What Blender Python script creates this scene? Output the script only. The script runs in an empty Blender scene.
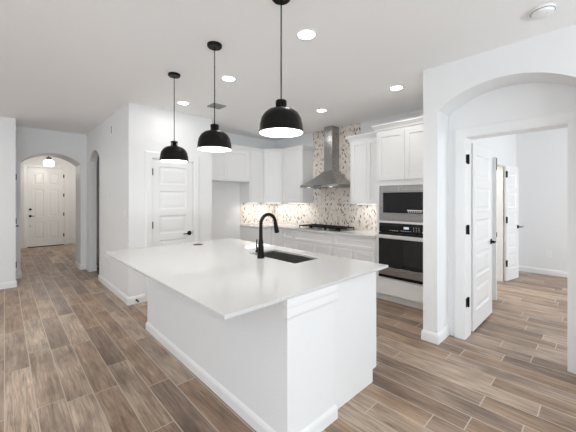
import bpy, bmesh, math, random
from mathutils import Vector, Matrix
random.seed(7)
PI = math.pi
scene = bpy.context.scene
col = scene.collection

# ------------------------------------------------------------------ camera, world, daylight, exposure
EYE = 1.45
CEIL = 2.775
cam_d = bpy.data.cameras.new('camera')
cam_d.sensor_width = 36.0
cam_d.lens = 299.0 / 576.0 * 36.0
cam_d.shift_y = -17.0 / 576.0
cam_d.clip_start = 0.05
cam = bpy.data.objects.new('camera', cam_d)
col.objects.link(cam)
cam.location = (0, 0, EYE)
cam.rotation_euler = (PI / 2, 0, -math.atan2(0.6885, 0.7253))
scene.camera = cam

world = bpy.data.worlds.new('sky')
scene.world = world
world.use_nodes = True
bg = world.node_tree.nodes['Background']
bg.inputs['Color'].default_value = (0.85, 0.92, 1.0, 1)
bg.inputs['Strength'].default_value = 1.0

scene.view_settings.view_transform = 'Standard'
scene.view_settings.look = 'None'
scene.view_settings.gamma = 1.0
scene.view_settings.use_curve_mapping = False
scene.view_settings.exposure = 0.34
scene.cycles.use_denoising = True
scene.cycles.max_bounces = 14
scene.cycles.diffuse_bounces = 8
scene.cycles.glossy_bounces = 6
scene.cycles.sample_clamp_indirect = 8.0


def area(name, loc, rot, sx, sy, power, color=(1, 1, 1), parent=None, spread=None):
    d = bpy.data.lights.new(name, 'AREA')
    d.shape = 'RECTANGLE'
    d.size, d.size_y, d.energy, d.color = sx, sy, power, color
    if spread:
        d.spread = spread
    o = bpy.data.objects.new(name, d)
    col.objects.link(o)
    o.location, o.rotation_euler = loc, rot
    if parent:
        o.parent = parent
    return o


DAY = (0.84, 0.925, 1.0)
CEIL_FILL = (0.80, 0.91, 1.0)
# daylight entering at the windows of the living room behind the camera and of the bedroom
area('daylight_back_window', (-2.0, -4.42, 1.2), (PI / 2, 0, 0), 2.2, 2.1, 5, DAY)
area('daylight_back_window', (1.2, -4.42, 1.2), (PI / 2, 0, 0), 2.2, 2.1, 4, DAY)
area('daylight_left_window', (-4.42, 2.0, 1.2), (0, -PI / 2, 0), 2.1, 2.6, 5, DAY)
area('daylight_left_window', (-4.42, -1.8, 1.2), (0, -PI / 2, 0), 2.1, 2.6, 6, DAY)
# added lamps at the sills, aimed up to brighten the ceiling like ground-reflected daylight
UP = math.radians(152)
area('ceiling_fill_back_window', (-2.0, -4.5, 0.32), (UP, 0, 0), 2.1, 0.2, 84, CEIL_FILL)
area('ceiling_fill_back_window', (1.2, -4.5, 0.32), (UP, 0, 0), 2.1, 0.2, 90, CEIL_FILL)
area('ceiling_fill_left_window', (-4.5, 2.0, 0.32), (0, -UP, 0), 0.2, 2.5, 34, CEIL_FILL)
area('ceiling_fill_left_window', (-4.5, -1.8, 0.32), (0, -UP, 0), 0.2, 2.5, 30, CEIL_FILL)
area('daylight_bedroom_window', (5.6, -2.92, 1.5), (PI / 2, 0, 0), 2.2, 1.7, 62, DAY)


# ------------------------------------------------------------------ materials
def mat(name, color, rough=0.5, metal=0.0, **kw):
    m = bpy.data.materials.new(name)
    m.use_nodes = True
    b = m.node_tree.nodes['Principled BSDF']
    b.inputs['Base Color'].default_value = (*color, 1)
    b.inputs['Roughness'].default_value = rough
    b.inputs['Metallic'].default_value = metal
    if 'spec' in kw:
        b.inputs['Specular IOR Level'].default_value = kw['spec']
    if 'emit' in kw:
        b.inputs['Emission Color'].default_value = (*kw.get('ecol', (1, 1, 1)), 1)
        b.inputs['Emission Strength'].default_value = kw['emit']
    if 'trans' in kw:
        b.inputs['Transmission Weight'].default_value = kw['trans']
    return m


class NT:
    """small helper to write node graphs"""

    def __init__(self, m):
        self.t = m.node_tree
        self.b = self.t.nodes['Principled BSDF']

    def n(self, kind, ins=None, **props):
        nd = self.t.nodes.new(kind)
        for k, v in props.items():
            setattr(nd, k, v)
        for k, v in (ins or {}).items():
            self.set(nd.inputs[k], v)
        return nd

    def set(self, sock, v):
        if isinstance(v, bpy.types.NodeSocket):
            self.t.links.new(v, sock)
        else:
            sock.default_value = v

    def m(self, op, a, b=0.0, c=None):
        nd = self.t.nodes.new('ShaderNodeMath')
        nd.operation = op
        self.set(nd.inputs[0], a)
        self.set(nd.inputs[1], b)
        if c is not None:
            self.set(nd.inputs[2], c)
        return nd.outputs[0]

    def mix(self, f, a, b, blend='MIX'):
        nd = self.t.nodes.new('ShaderNodeMix')
        nd.data_type = 'RGBA'
        nd.blend_type = blend
        self.set(nd.inputs[0], f)
        self.set(nd.inputs[6], a)
        self.set(nd.inputs[7], b)
        return nd.outputs[2]

    def ramp(self, f, stops, interp='LINEAR'):
        nd = self.t.nodes.new('ShaderNodeValToRGB')
        cr = nd.color_ramp
        cr.interpolation = interp
        while len(cr.elements) < len(stops):
            cr.elements.new(0.5)
        for e, (p, c) in zip(cr.elements, stops):
            e.position = p
            e.color = (*c, 1)
        self.set(nd.inputs[0], f)
        return nd.outputs[0]

    def coord(self):
        return self.n('ShaderNodeTexCoord').outputs['Object']

    def bump(self, h, strength=0.1, dist=0.01):
        nd = self.n('ShaderNodeBump', {'Height': h, 'Strength': strength, 'Distance': dist})
        self.t.links.new(nd.outputs[0], self.b.inputs['Normal'])


def painted(name, color, rough, scale, strength, dist=0.004):
    m = mat(name, color, rough)
    g = NT(m)
    nz = g.n('ShaderNodeTexNoise', {'Vector': g.coord(), 'Scale': scale, 'Detail': 3.0})
    g.bump(nz.outputs['Fac'], strength, dist)
    return m


M = {}
M['wall'] = painted('wall_paint', (0.82, 0.82, 0.82), 0.6, 90, 0.25)
M['ceiling'] = painted('ceiling_paint', (0.92, 0.92, 0.915), 0.8, 60, 0.35)
M['textured'] = painted('textured_wall_paint', (0.81, 0.81, 0.81), 0.6, 80, 0.35, 0.004)
M['trim'] = painted('trim_paint', (0.84, 0.84, 0.835), 0.3, 8, 0.03)
M['cabinet'] = painted('cabinet_lacquer', (0.82, 0.82, 0.815), 0.33, 12, 0.03)
M['black'] = mat('matte_black_metal', (0.008, 0.0075, 0.007), 0.36, spec=0.12)
M['iron'] = mat('cast_iron', (0.008, 0.008, 0.008), 0.5, spec=0.15)
M['glass_black'] = mat('black_glass', (0.006, 0.006, 0.007), 0.06)
M['grey_glass'] = mat('oven_window', (0.02, 0.02, 0.02), 0.12)
M['mark'] = mat('printed_marks', (0.75, 0.77, 0.8), 0.5)
M['display'] = mat('lit_display', (0.3, 0.33, 0.36), 0.3, emit=0.5, ecol=(0.75, 0.85, 1.0))
M['plastic'] = mat('white_plastic', (0.87, 0.87, 0.86), 0.35)
M['slot'] = mat('dark_slot', (0.06, 0.06, 0.06), 0.6)
M['lining'] = mat('white_enamel', (0.9, 0.9, 0.88), 0.4)
M['bulb'] = mat('glowing_bulb', (1, 1, 1), 0.4, emit=30.0, ecol=(1.0, 0.95, 0.88))
M['lens'] = mat('glowing_lens', (1, 1, 1), 0.4, emit=9.0, ecol=(1.0, 0.97, 0.93))
M['strip'] = mat('glowing_strip', (1, 1, 1), 0.4, emit=1.0, ecol=(1.0, 0.98, 0.94))
M['clear_glass'] = mat('clear_ribbed_glass', (0.95, 0.95, 0.95), 0.12, trans=0.9, emit=0.35)
M['rubber'] = mat('black_rubber', (0.015, 0.015, 0.015), 0.7)
M['carcass'] = mat('cabinet_interior', (0.6, 0.58, 0.54), 0.6)
M['grille'] = mat('grey_grille', (0.3, 0.3, 0.3), 0.5)

# brushed stainless
m = mat('brushed_stainless', (0.40, 0.395, 0.39), 0.28, 1.0)
g = NT(m)
mp = g.n('ShaderNodeMapping', {'Vector': g.coord(), 'Scale': (3.0, 3.0, 260.0)})
nz = g.n('ShaderNodeTexNoise', {'Vector': mp.outputs[0], 'Scale': 3.0, 'Detail': 2.0})
g.set(g.b.inputs['Roughness'], g.m('MULTIPLY_ADD', nz.outputs['Fac'], 0.14, 0.2))
M['steel'] = m
M['bright'] = mat('satin_steel_bar', (0.78, 0.775, 0.77), 0.4, 0.85)
m = mat('sink_stainless', (0.44, 0.435, 0.43), 0.28, 1.0)
M['sink'] = m

# white quartz
m = mat('white_quartz', (0.80, 0.79, 0.77), 0.07)
g = NT(m)
nz = g.n('ShaderNodeTexNoise', {'Vector': g.coord(), 'Scale': 220.0, 'Detail': 2.0})
c = g.ramp(nz.outputs['Fac'], [(0.36, (0.58, 0.58, 0.575)), (0.5, (0.63, 0.63, 0.625)), (0.7, (0.655, 0.655, 0.65))])
g.set(g.b.inputs['Base Color'], c)
M['quartz'] = m

# wood-look plank tile, boards run along Y
m = mat('wood_plank_tile', (0.25, 0.2, 0.15), 0.4)
g = NT(m)
sep = g.n('ShaderNodeSeparateXYZ', {0: g.coord()})
X, Y = sep.outputs[0], sep.outputs[1]
PW, PL = 0.161, 1.02
xs = g.m('DIVIDE', g.m('ADD', X, 10 * PW - 0.002), PW)
row = g.m('FLOOR', xs)
fx = g.m('FRACT', xs)
rw = g.n('ShaderNodeTexWhiteNoise', {'W': row}, noise_dimensions='1D').outputs['Value']
ys = g.m('ADD', g.m('DIVIDE', g.m('ADD', Y, 20.0), PL), g.m('MULTIPLY', rw, 7.31))
brd = g.m('FLOOR', ys)
fy = g.m('FRACT', ys)
cmb = g.n('ShaderNodeCombineXYZ', {0: row, 1: brd, 2: 0.0})
wn = g.n('ShaderNodeTexWhiteNoise', {'Vector': cmb.outputs[0]}, noise_dimensions='3D')
r1 = wn.outputs['Value']
rc = g.n('ShaderNodeSeparateColor', {0: wn.outputs['Color']})
off = g.n('ShaderNodeCombineXYZ', {0: g.m('MULTIPLY', r1, 37.0), 1: g.m('MULTIPLY', rc.outputs[1], 53.0), 2: g.m('MULTIPLY', rc.outputs[2], 19.0)})
pos = g.n('ShaderNodeVectorMath', {0: g.coord(), 1: off.outputs[0]}, operation='ADD').outputs[0]
gr = g.n('ShaderNodeMapping', {'Vector': pos, 'Scale': (38.0, 2.0, 1.0)})
warp = g.n('ShaderNodeTexNoise', {'Vector': gr.outputs[0], 'Scale': 1.6, 'Detail': 9.0, 'Roughness': 0.68, 'Distortion': 0.8})
blot = g.n('ShaderNodeTexNoise', {'Vector': g.n('ShaderNodeMapping', {'Vector': pos, 'Scale': (5.0, 1.6, 1.0)}).outputs[0], 'Scale': 1.5, 'Detail': 3.0})
base = g.ramp(r1, [(0.0, (0.24, 0.168, 0.118)), (0.2, (0.29, 0.215, 0.160)), (0.4, (0.175, 0.130, 0.102)),
                   (0.6, (0.265, 0.21, 0.17)), (0.8, (0.36, 0.295, 0.24)), (1.0, (0.225, 0.162, 0.115))])
grain = g.ramp(warp.outputs['Fac'], [(0.30, (0.30, 0.28, 0.27)), (0.44, (0.80, 0.785, 0.77)), (0.56, (1.05, 1.04, 1.03)), (0.72, (1.55, 1.56, 1.58))])
c = g.mix(1.0, base, grain, 'MULTIPLY')
blc = g.ramp(blot.outputs['Fac'], [(0.3, (0.58, 0.55, 0.53)), (0.5, (1.0, 0.985, 0.97)), (0.70, (1.28, 1.29, 1.30))])
c = g.mix(0.85, c, blc, 'MULTIPLY')
kn = g.n('ShaderNodeTexVoronoi', {'Vector': g.n('ShaderNodeMapping', {'Vector': pos, 'Scale': (5.5, 1.9, 1.0)}).outputs[0], 'Scale': 1.0}, feature='F1')
kmask = g.m('MULTIPLY', g.ramp(kn.outputs['Distance'], [(0.02, (1, 1, 1)), (0.12, (0, 0, 0))]), 0.6)
c = g.mix(kmask, c, (0.075, 0.05, 0.035, 1))
ex = g.m('MINIMUM', fx, g.m('SUBTRACT', 1.0, fx))
ey = g.m('MINIMUM', fy, g.m('SUBTRACT', 1.0, fy))
gx = g.m('LESS_THAN', ex, 0.0034 / PW)
gy = g.m('LESS_THAN', ey, 0.0036 / PL)
gm = g.m('MAXIMUM', gx, gy)
c = g.mix(1.0, c, (1.36, 1.30, 1.235, 1), 'MULTIPLY')
c = g.mix(g.m('MULTIPLY', gm, 0.9), c, (0.56, 0.49, 0.41, 1))
g.set(g.b.inputs['Base Color'], c)
g.set(g.b.inputs['Roughness'], g.m('MULTIPLY_ADD', warp.outputs['Fac'], 0.2, 0.30))
g.bump(g.m('SUBTRACT', g.m('MULTIPLY', warp.outputs['Fac'], 0.3), gm), 0.25, 0.003)
M['floor'] = m


# leaf-shaped mosaic tile: slim marks at random angles on an off-white ground
def mosaic(name, axis):
    m = mat(name, (0.75, 0.72, 0.68), 0.25)
    g = NT(m)
    sep = g.n('ShaderNodeSeparateXYZ', {0: g.coord()})
    uv = g.n('ShaderNodeCombineXYZ', {0: sep.outputs[axis], 1: sep.outputs[2], 2: 0.0}).outputs[0]
    colr = (0.80, 0.77, 0.725, 1)
    soft = g.n('ShaderNodeTexVoronoi', {'Vector': g.n('ShaderNodeMapping', {'Vector': uv, 'Scale': (30.0, 15.0, 1.0), 'Rotation': (0, 0, 0.5)}).outputs[0], 'Scale': 1.0}, feature='F1')
    sc = g.n('ShaderNodeSeparateColor', {0: soft.outputs['Color']})
    colr = g.ramp(sc.outputs[0], [(0.0, (0.68, 0.60, 0.53)), (0.35, (0.78, 0.71, 0.64)), (1.0, (0.82, 0.77, 0.715))])
    for k, (scale, thr) in enumerate(((10.5, 0.52), (9.0, 0.40), (13.0, 0.36))):
        p = g.n('ShaderNodeVectorMath', {0: uv, 1: (k * 3.37, k * 1.91, 0)}, operation='ADD').outputs[0]
        v = g.n('ShaderNodeTexVoronoi', {'Vector': p, 'Scale': scale, 'Randomness': 0.85}, feature='F1', voronoi_dimensions='2D')
        d = g.n('ShaderNodeVectorMath', {0: p, 1: v.outputs['Position']}, operation='SUBTRACT').outputs[0]
        vc = g.n('ShaderNodeSeparateColor', {0: v.outputs['Color']})
        ang = g.m('MULTIPLY_ADD', vc.outputs[0], 2.2, -1.1)
        rot = g.n('ShaderNodeVectorRotate', {'Vector': d, 'Angle': ang}, rotation_type='Z_AXIS').outputs[0]
        s2 = g.n('ShaderNodeSeparateXYZ', {0: rot})
        ax = g.m('ABSOLUTE', s2.outputs[0])
        ay = g.m('ABSOLUTE', s2.outputs[1])
        half = 0.036 if k < 2 else 0.026
        wid = 0.0105 if k < 2 else 0.008
        t = g.m('DIVIDE', ay, half)
        lim = g.m('MULTIPLY', g.m('SUBTRACT', 1.0, g.m('MULTIPLY', t, t)), wid)
        inside = g.m('MULTIPLY', g.m('LESS_THAN', ax, lim), g.m('LESS_THAN', vc.outputs[1], thr))
        leaf = g.ramp(vc.outputs[2], [(0.0, (0.05, 0.04, 0.032)), (0.3, (0.12, 0.095, 0.075)), (0.5, (0.34, 0.27, 0.21)), (0.75, (0.42, 0.38, 0.34)), (1.0, (0.55, 0.47, 0.38))])
        colr = g.mix(inside, colr, leaf)
    g.set(g.b.inputs['Base Color'], colr)
    return m


M['mosaic_y'] = mosaic('leaf_mosaic_cooktop_wall', 1)
M['mosaic_x'] = mosaic('leaf_mosaic_back_wall', 0)


# ------------------------------------------------------------------ mesh helpers
class MB:
    def __init__(self, T=None):
        self.v, self.f = [], []
        self.T = T

    def add(self, pts, faces):
        k = len(self.v)
        for p in pts:
            p = Vector(p)
            self.v.append(self.T @ p if self.T else p)
        self.f += [tuple(i + k for i in f) for f in faces]

    def box(self, x0, x1, y0, y1, z0, z1):
        self.add([(x, y, z) for x in (x0, x1) for y in (y0, y1) for z in (z0, z1)],
                 [(0, 1, 3, 2), (4, 6, 7, 5), (0, 4, 5, 1), (2, 3, 7, 6), (0, 2, 6, 4), (1, 5, 7, 3)])
        return self

    def prism(self, pts, axis, c0, c1):
        def put(p, c):
            return {'x': (c, p[0], p[1]), 'y': (p[0], c, p[1]), 'z': (p[0], p[1], c)}[axis]
        n = len(pts)
        self.add([put(p, c0) for p in pts] + [put(p, c1) for p in pts],
                 [tuple(range(n)), tuple(range(2 * n - 1, n - 1, -1))] + [(i, (i + 1) % n, n + (i + 1) % n, n + i) for i in range(n)])
        return self

    def tube(self, path, r, seg=12, caps=True):
        path = [Vector(p) for p in path]
        n = len(path)
        rs = r if isinstance(r, (list, tuple)) else [r] * n
        pts, prev = [], None
        for i, p in enumerate(path):
            t = (path[min(i + 1, n - 1)] - path[max(i - 1, 0)]).normalized()
            if prev is None:
                a = t.orthogonal().normalized()
            else:
                a = (prev - t * prev.dot(t)).normalized()
            prev = a
            b = t.cross(a)
            for k in range(seg):
                w = 2 * PI * k / seg
                pts.append(p + (a * math.cos(w) + b * math.sin(w)) * rs[i])
        fs = [(i * seg + k, i * seg + (k + 1) % seg, (i + 1) * seg + (k + 1) % seg, (i + 1) * seg + k) for i in range(n - 1) for k in range(seg)]
        if caps:
            fs += [tuple(range(seg)), tuple(range((n - 1) * seg, n * seg))]
        self.add(pts, fs)
        return self

    def lathe(self, prof, c=(0, 0, 0), seg=32, closed=False):
        """profile of (radius, z) turned about the vertical through c; radius 0 makes a pole"""
        pts, rings = [], []
        for r, z in prof:
            if r < 1e-6:
                rings.append([len(pts)])
                pts.append((c[0], c[1], c[2] + z))
            else:
                rings.append(list(range(len(pts), len(pts) + seg)))
                pts += [(c[0] + r * math.cos(2 * PI * k / seg), c[1] + r * math.sin(2 * PI * k / seg), c[2] + z) for k in range(seg)]
        fs = []
        pairs = list(zip(rings, rings[1:]))
        if closed:
            pairs.append((rings[-1], rings[0]))
        for a, b in pairs:
            for k in range(seg):
                q = [a[k % len(a)], a[(k + 1) % len(a)], b[(k + 1) % len(b)], b[k % len(b)]]
                q = list(dict.fromkeys(q))
                if len(q) >= 3:
                    fs.append(tuple(q))
        self.add(pts, fs)
        return self

    def sweep(self, path, prof, z=0.0):
        """mitred run of a moulding: plan path (x, y), profile (out, z), out is to the right of travel"""
        n = len(path)
        P = [Vector(p) for p in path]
        pts = []
        for i in range(n):
            ds = []
            if i > 0:
                ds.append((P[i] - P[i - 1]).normalized())
            if i < n - 1:
                ds.append((P[i + 1] - P[i]).normalized())
            ns = [Vector((d.y, -d.x)) for d in ds]
            mdir = ns[0] if len(ns) == 1 else (ns[0] + ns[1]) / (1 + ns[0].dot(ns[1]))
            for o, h in prof:
                q = P[i] + mdir * o
                pts.append((q.x, q.y, z + h))
        k = len(prof)
        fs = [(i * k + j, i * k + (j + 1) % k, (i + 1) * k + (j + 1) % k, (i + 1) * k + j) for i in range(n - 1) for j in range(k)]
        fs += [tuple(range(k)), tuple(range((n - 1) * k, n * k))]
        self.add(pts, fs)
        return self

    def panel_slab(self, w, h, t, rects, rec=0.008, slope=0.012, both=True, raised=0.0):
        """board in local (x along, y outward, z up): front at y=t, back at y=0, sunk panels with sloped borders"""
        A = sorted({0, w} | {r[0] for r in rects} | {r[1] for r in rects})
        Z = sorted({0, h} | {r[2] for r in rects} | {r[3] for r in rects})
        for side in ((t, -1), (0.0, 1)):
            y, s = side
            holes = rects if (s == -1 or both) else []
            for i in range(len(A) - 1):
                for j in range(len(Z) - 1):
                    am, zm = (A[i] + A[i + 1]) / 2, (Z[j] + Z[j + 1]) / 2
                    if any(r[0] < am < r[1] and r[2] < zm < r[3] for r in holes):
                        continue
                    self.add([(A[i], y, Z[j]), (A[i + 1], y, Z[j]), (A[i + 1], y, Z[j + 1]), (A[i], y, Z[j + 1])], [(0, 1, 2, 3)])
            for a0, a1, z0, z1 in holes:
                loops = [(0, 0.0), (slope, rec)]
                if raised:
                    loops += [(slope + raised * 0.4, rec), (slope + raised, rec * 0.25)]
                pts = []
                for o, d in loops:
                    pts += [(a0 + o, y + s * d, z0 + o), (a1 - o, y + s * d, z0 + o), (a1 - o, y + s * d, z1 - o), (a0 + o, y + s * d, z1 - o)]
                fs = [(4 * l + k, 4 * l + (k + 1) % 4, 4 * l + 4 + (k + 1) % 4, 4 * l + 4 + k) for l in range(len(loops) - 1) for k in range(4)]
                q = 4 * (len(loops) - 1)
                fs.append((q, q + 1, q + 2, q + 3))
                self.add(pts, fs)
        for i in range(len(A) - 1):
            for z in (0, h):
                self.add([(A[i], 0, z), (A[i + 1], 0, z), (A[i + 1], t, z), (A[i], t, z)], [(0, 1, 2, 3)])
        for j in range(len(Z) - 1):
            for a in (0, w):
                self.add([(a, 0, Z[j]), (a, 0, Z[j + 1]), (a, t, Z[j + 1]), (a, t, Z[j])], [(0, 1, 2, 3)])
        return self

    def build(self, name, material, parent=None, bevel=0.0, smooth=False, local=False, weld=True):
        me = bpy.data.meshes.new(name)
        me.from_pydata([tuple(v) for v in self.v], [], self.f)
        bm = bmesh.new()
        bm.from_mesh(me)
        if weld:
            bmesh.ops.remove_doubles(bm, verts=bm.verts, dist=1e-5)
        bmesh.ops.recalc_face_normals(bm, faces=bm.faces)
        bm.to_mesh(me)
        bm.free()
        if smooth:
            for p in me.polygons:
                p.use_smooth = True
            me.set_sharp_from_angle(angle=math.radians(38))
        me.materials.append(material if not isinstance(material, str) else M[material])
        o = bpy.data.objects.new(name, me)
        col.objects.link(o)
        if parent is not None:
            o.parent = parent
            if not local:
                o.location = -world_loc(parent)
        if bevel:
            b = o.modifiers.new('soft_edge', 'BEVEL')
            b.width = bevel
            b.segments = 2
            b.limit_method = 'ANGLE'
            b.angle_limit = math.radians(40)
        return o


def world_loc(o):
    l = o.location.copy()
    while o.parent:
        o = o.parent
        l = l + o.location
    return l


def tag(o, label, cat, group=None, kind=None):
    o['label'] = label
    o['category'] = cat
    if group:
        o['group'] = group
    if kind:
        o['kind'] = kind
    return o


def thing(name, loc, label, cat, group=None, kind=None):
    o = bpy.data.objects.new(name, None)
    o.empty_display_size = 0.1
    col.objects.link(o)
    o.location = loc
    return tag(o, label, cat, group, kind)


def frame(o, U, N):
    """local (x along U, y along N, z up) to world"""
    U, N, O = Vector(U), Vector(N), Vector(o)
    return Matrix(((U.x, N.x, 0, O.x), (U.y, N.y, 0, O.y), (U.z, N.z, 1, O.z), (0, 0, 0, 1)))


def struct(name, mb, material, label, cat, **kw):
    return tag(mb.build(name, material, **kw), label, cat, kind='structure')


def dup(root, loc, label=None):
    r = root.copy()
    col.objects.link(r)
    r.location = loc
    if label:
        r['label'] = label
    for ch in list(root.children):
        c = ch.copy()
        col.objects.link(c)
        c.parent = r
        for gch in list(ch.children):
            d = gch.copy()
            col.objects.link(d)
            d.parent = c
    return r


# ------------------------------------------------------------------ room dimensions
HX = 1.235          # hall right wall / pantry corner
PY = 4.468          # pantry wall
BY = 5.20           # kitchen back wall
KX = 4.50           # cooktop wall
RX = 3.14           # right wall with the arched recess
LX, NY = -4.5, -4.5
AY, AT = 7.35, 0.60  # hall arch wall
FY = 11.75          # front door wall

# ------------------------------------------------------------------ shell
struct('floor', MB().box(-4.62, 7.7, -4.62, 11.9, -0.05, 0.0), 'floor', 'grey brown wood-look plank tile floor', 'floor')
struct('ceiling', MB().box(-4.62, 7.7, -4.62, 11.9, CEIL, CEIL + 0.1), 'ceiling', 'flat pale grey textured ceiling', 'ceiling')


def arch_pts(c, half, spring, rise, n=24):
    R = (half * half + rise * rise) / (2 * rise)
    a0 = math.asin(min(1, half / R)) if rise <= half else PI - math.asin(half / R)
    return [(c + R * math.sin(a0 * (2 * i / n - 1)), spring + rise - R + R * math.cos(a0 * (2 * i / n - 1))) for i in range(n + 1)]


# hall / pantry walls
mb = MB()
mb.box(HX, HX + 0.12, PY, 6.2, 0, CEIL)
mb.box(HX, HX + 0.12, 7.04, AY, 0, CEIL)
ap = arch_pts(6.62, 0.42, 2.20, 0.17)
mb.prism([(6.2, CEIL)] + ap + [(7.04, CEIL)], 'x', HX, HX + 0.12)
struct('wall_hall_right', mb, 'wall', 'white hall wall with a narrow arched opening, right of the hall', 'wall', weld=False)
PD0, PD1, DH = 1.545, 2.17, 2.035
mb = MB()
mb.box(HX + 0.12, PD0, PY, PY + 0.12, 0, CEIL)
mb.box(PD1, 2.50, PY, PY + 0.12, 0, CEIL)
mb.box(PD0, PD1, PY, PY + 0.12, DH, CEIL)
struct('wall_pantry', mb, 'wall', 'white wall around the pantry door, behind the island', 'wall')
struct('wall_alcove', MB().box(2.38, 2.50, PY + 0.12, BY, 0, CEIL), 'wall', 'short wall at the left side of the fridge alcove', 'wall')
struct('wall_kitchen_back', MB().box(2.38, KX, BY, BY + 0.12, 0, CEIL), 'wall', 'white kitchen wall behind the fridge alcove and corner cabinets', 'wall')
struct('wall_cooktop', MB().box(KX, KX + 0.12, 1.28, BY + 0.12, 0, CEIL), 'wall', 'white kitchen wall behind the cooktop and ovens', 'wall')
# room behind the narrow arch
struct('wall_side_hall', MB().box(2.2, 2.3, PY + 0.12, 9.5, 0, CEIL), 'wall', 'wall seen through the narrow arched opening', 'wall')

# hall arch wall
AC, AH = 0.677, 0.458
mb = MB()
mb.box(0.137, AC - AH, AY, AY + AT, 0, CEIL)
mb.box(AC + AH, HX + 0.12, AY, AY + AT, 0, CEIL)
ap = arch_pts(AC, AH, 2.155, 0.185)
mb.prism([(AC - AH, CEIL)] + ap + [(AC + AH, CEIL)], 'y', AY, AY + AT)
struct('wall_hall_arch', mb, 'wall', 'thick white wall with a wide arched opening to the front door', 'wall', weld=False)
# foyer
FD0, FD1, FDH = 0.495, 1.375, 2.40
mb = MB()
mb.box(-0.6, FD0, FY, FY + 0.12, 0, CEIL)
mb.box(FD1, 1.75, FY, FY + 0.12, 0, CEIL)
mb.box(FD0, FD1, FY, FY + 0.12, FDH, CEIL)
struct('wall_foyer_back', mb, 'wall', 'white wall around the front door', 'wall')
struct('wall_foyer_right', MB().box(1.75, 1.87, AY + AT, FY + 0.12, 0, CEIL), 'wall', 'white foyer wall right of the front door', 'wall')
struct('wall_foyer_left', MB().box(-0.72, -0.6, AY + AT, FY + 0.12, 0, CEIL), 'wall', 'white foyer wall left of the front door', 'wall')
mb = MB().box(-0.72, 0.137, AY, AY + AT, 0, CEIL).box(HX + 0.12, 2.3, AY + AT - 0.12, AY + AT, 0, CEIL)
struct('wall_foyer_front', mb, 'wall', 'foyer side of the hall arch wall', 'wall')
# left wall, hall left side with its door
mb = MB().box(LX, 0.137, 6.66, 6.78, 0, CEIL)
struct('wall_left_front', mb, 'wall', 'plain white wall at the left edge of the picture', 'wall')
mb = MB()
mb.box(0.017, 0.137, 7.30, AY, 0, CEIL)
mb.box(0.017, 0.137, 6.78, 7.30, 2.04, CEIL)
struct('wall_hall_left', mb, 'wall', 'hall wall seen edge-on left of the arch', 'wall')

# right wall with arched recess, and the second leaf of wall that carries the bedroom door
RC, RH = 0.615, 0.525
mb = MB()
mb.box(RX, 3.45, RC + RH, 1.28, 0, CEIL)
mb.box(RX, 3.45, NY, RC - RH, 0, CEIL)
ap = arch_pts(RC, RH, 2.335, 0.18, 32)
mb.prism([(RC - RH, CEIL)] + ap + [(RC + RH, CEIL)], 'x', RX, 3.45)
struct('wall_right', mb, 'wall', 'white wall with the wide arched recess around the bedroom door', 'wall', weld=False)
BD0, BD1, BDH = 0.206, 0.975, 2.085
mb = MB()
mb.box(3.451, 3.63, BD1 + 0.02, 1.28, 0, CEIL)
mb.box(3.451, 3.63, NY, BD0 - 0.02, 0, CEIL)
mb.box(3.451, 3.63, BD0 - 0.02, BD1 + 0.02, BDH + 0.02, CEIL)
struct('wall_bedroom_door', mb, 'wall', 'white wall inside the arched recess that holds the bedroom door', 'wall')
# bedroom
BO0, BO1, BOH = 5.03, 6.36, 2.05
mb = MB()
mb.box(3.63, 4.62, 1.21, 1.279, 0, CEIL)
mb.box(4.62, BO0, 1.21, 1.32, 0, CEIL)
mb.box(BO1, 7.67, 1.21, 1.32, 0, CEIL)
mb.box(BO0, BO1, 1.21, 1.32, BOH, CEIL)
struct('wall_bedroom_left', mb, 'wall', 'white bedroom wall with a double door opening', 'wall')
struct('wall_bedroom_far', MB().box(7.55, 7.67, -3.12, 3.2, 0, CEIL), 'wall', 'pale far wall of the bedroom', 'wall')
mb = MB()
mb.box(3.63, 4.5, -3.12, -3.0, 0, CEIL).box(6.7, 7.55, -3.12, -3.0, 0, CEIL).box(4.5, 6.7, -3.12, -3.0, 0, 0.65).box(4.5, 6.7, -3.12, -3.0, 2.35, CEIL)
struct('wall_bedroom_window', mb, 'wall', 'bedroom wall with the window', 'wall')
struct('wall_bath_back', MB().box(4.62, 7.67, 3.2, 3.3, 0, CEIL), 'wall', 'wall beyond the double door opening', 'wall')
# living room behind the camera
mb = MB()
for x0, x1 in ((-4.62, -3.1), (-0.9, 0.1), (2.3, RX)):
    mb.box(x0, x1, -4.62, NY, 0, CEIL)
for x0, x1 in ((-3.1, -0.9), (0.1, 2.3)):
    mb.box(x0, x1, -4.62, NY, 0, 0.15).box(x0, x1, -4.62, NY, 2.25, CEIL)
struct('wall_living_back', mb, 'wall', 'living room wall with two windows behind the camera', 'wall')
mb = MB()
for y0, y1 in ((NY, -3.1), (-0.5, 0.7), (3.3, 6.66)):
    mb.box(-4.62, LX, y0, y1, 0, CEIL)
for y0, y1 in ((-3.1, -0.5), (0.7, 3.3)):
    mb.box(-4.62, LX, y0, y1, 0, 0.15).box(-4.62, LX, y0, y1, 2.25, CEIL)
struct('wall_living_left', mb, 'wall', 'living room wall with two windows left of the camera', 'wall')


def window_frame(n, T, w, h, label):
    mb = MB(T)
    f = 0.06
    mb.box(0, f, 0, 0.1, 0, h).box(w - f, w, 0, 0.1, 0, h).box(f, w - f, 0, 0.1, 0, f).box(f, w - f, 0, 0.1, h - f, h)
    mb.box(w / 2 - 0.02, w / 2 + 0.02, 0.03, 0.08, f, h - f).box(f, w - f, 0.03, 0.08, h / 2 - 0.02, h / 2 + 0.02)
    struct('window_%d' % n, mb, 'trim', label, 'window')


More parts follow.
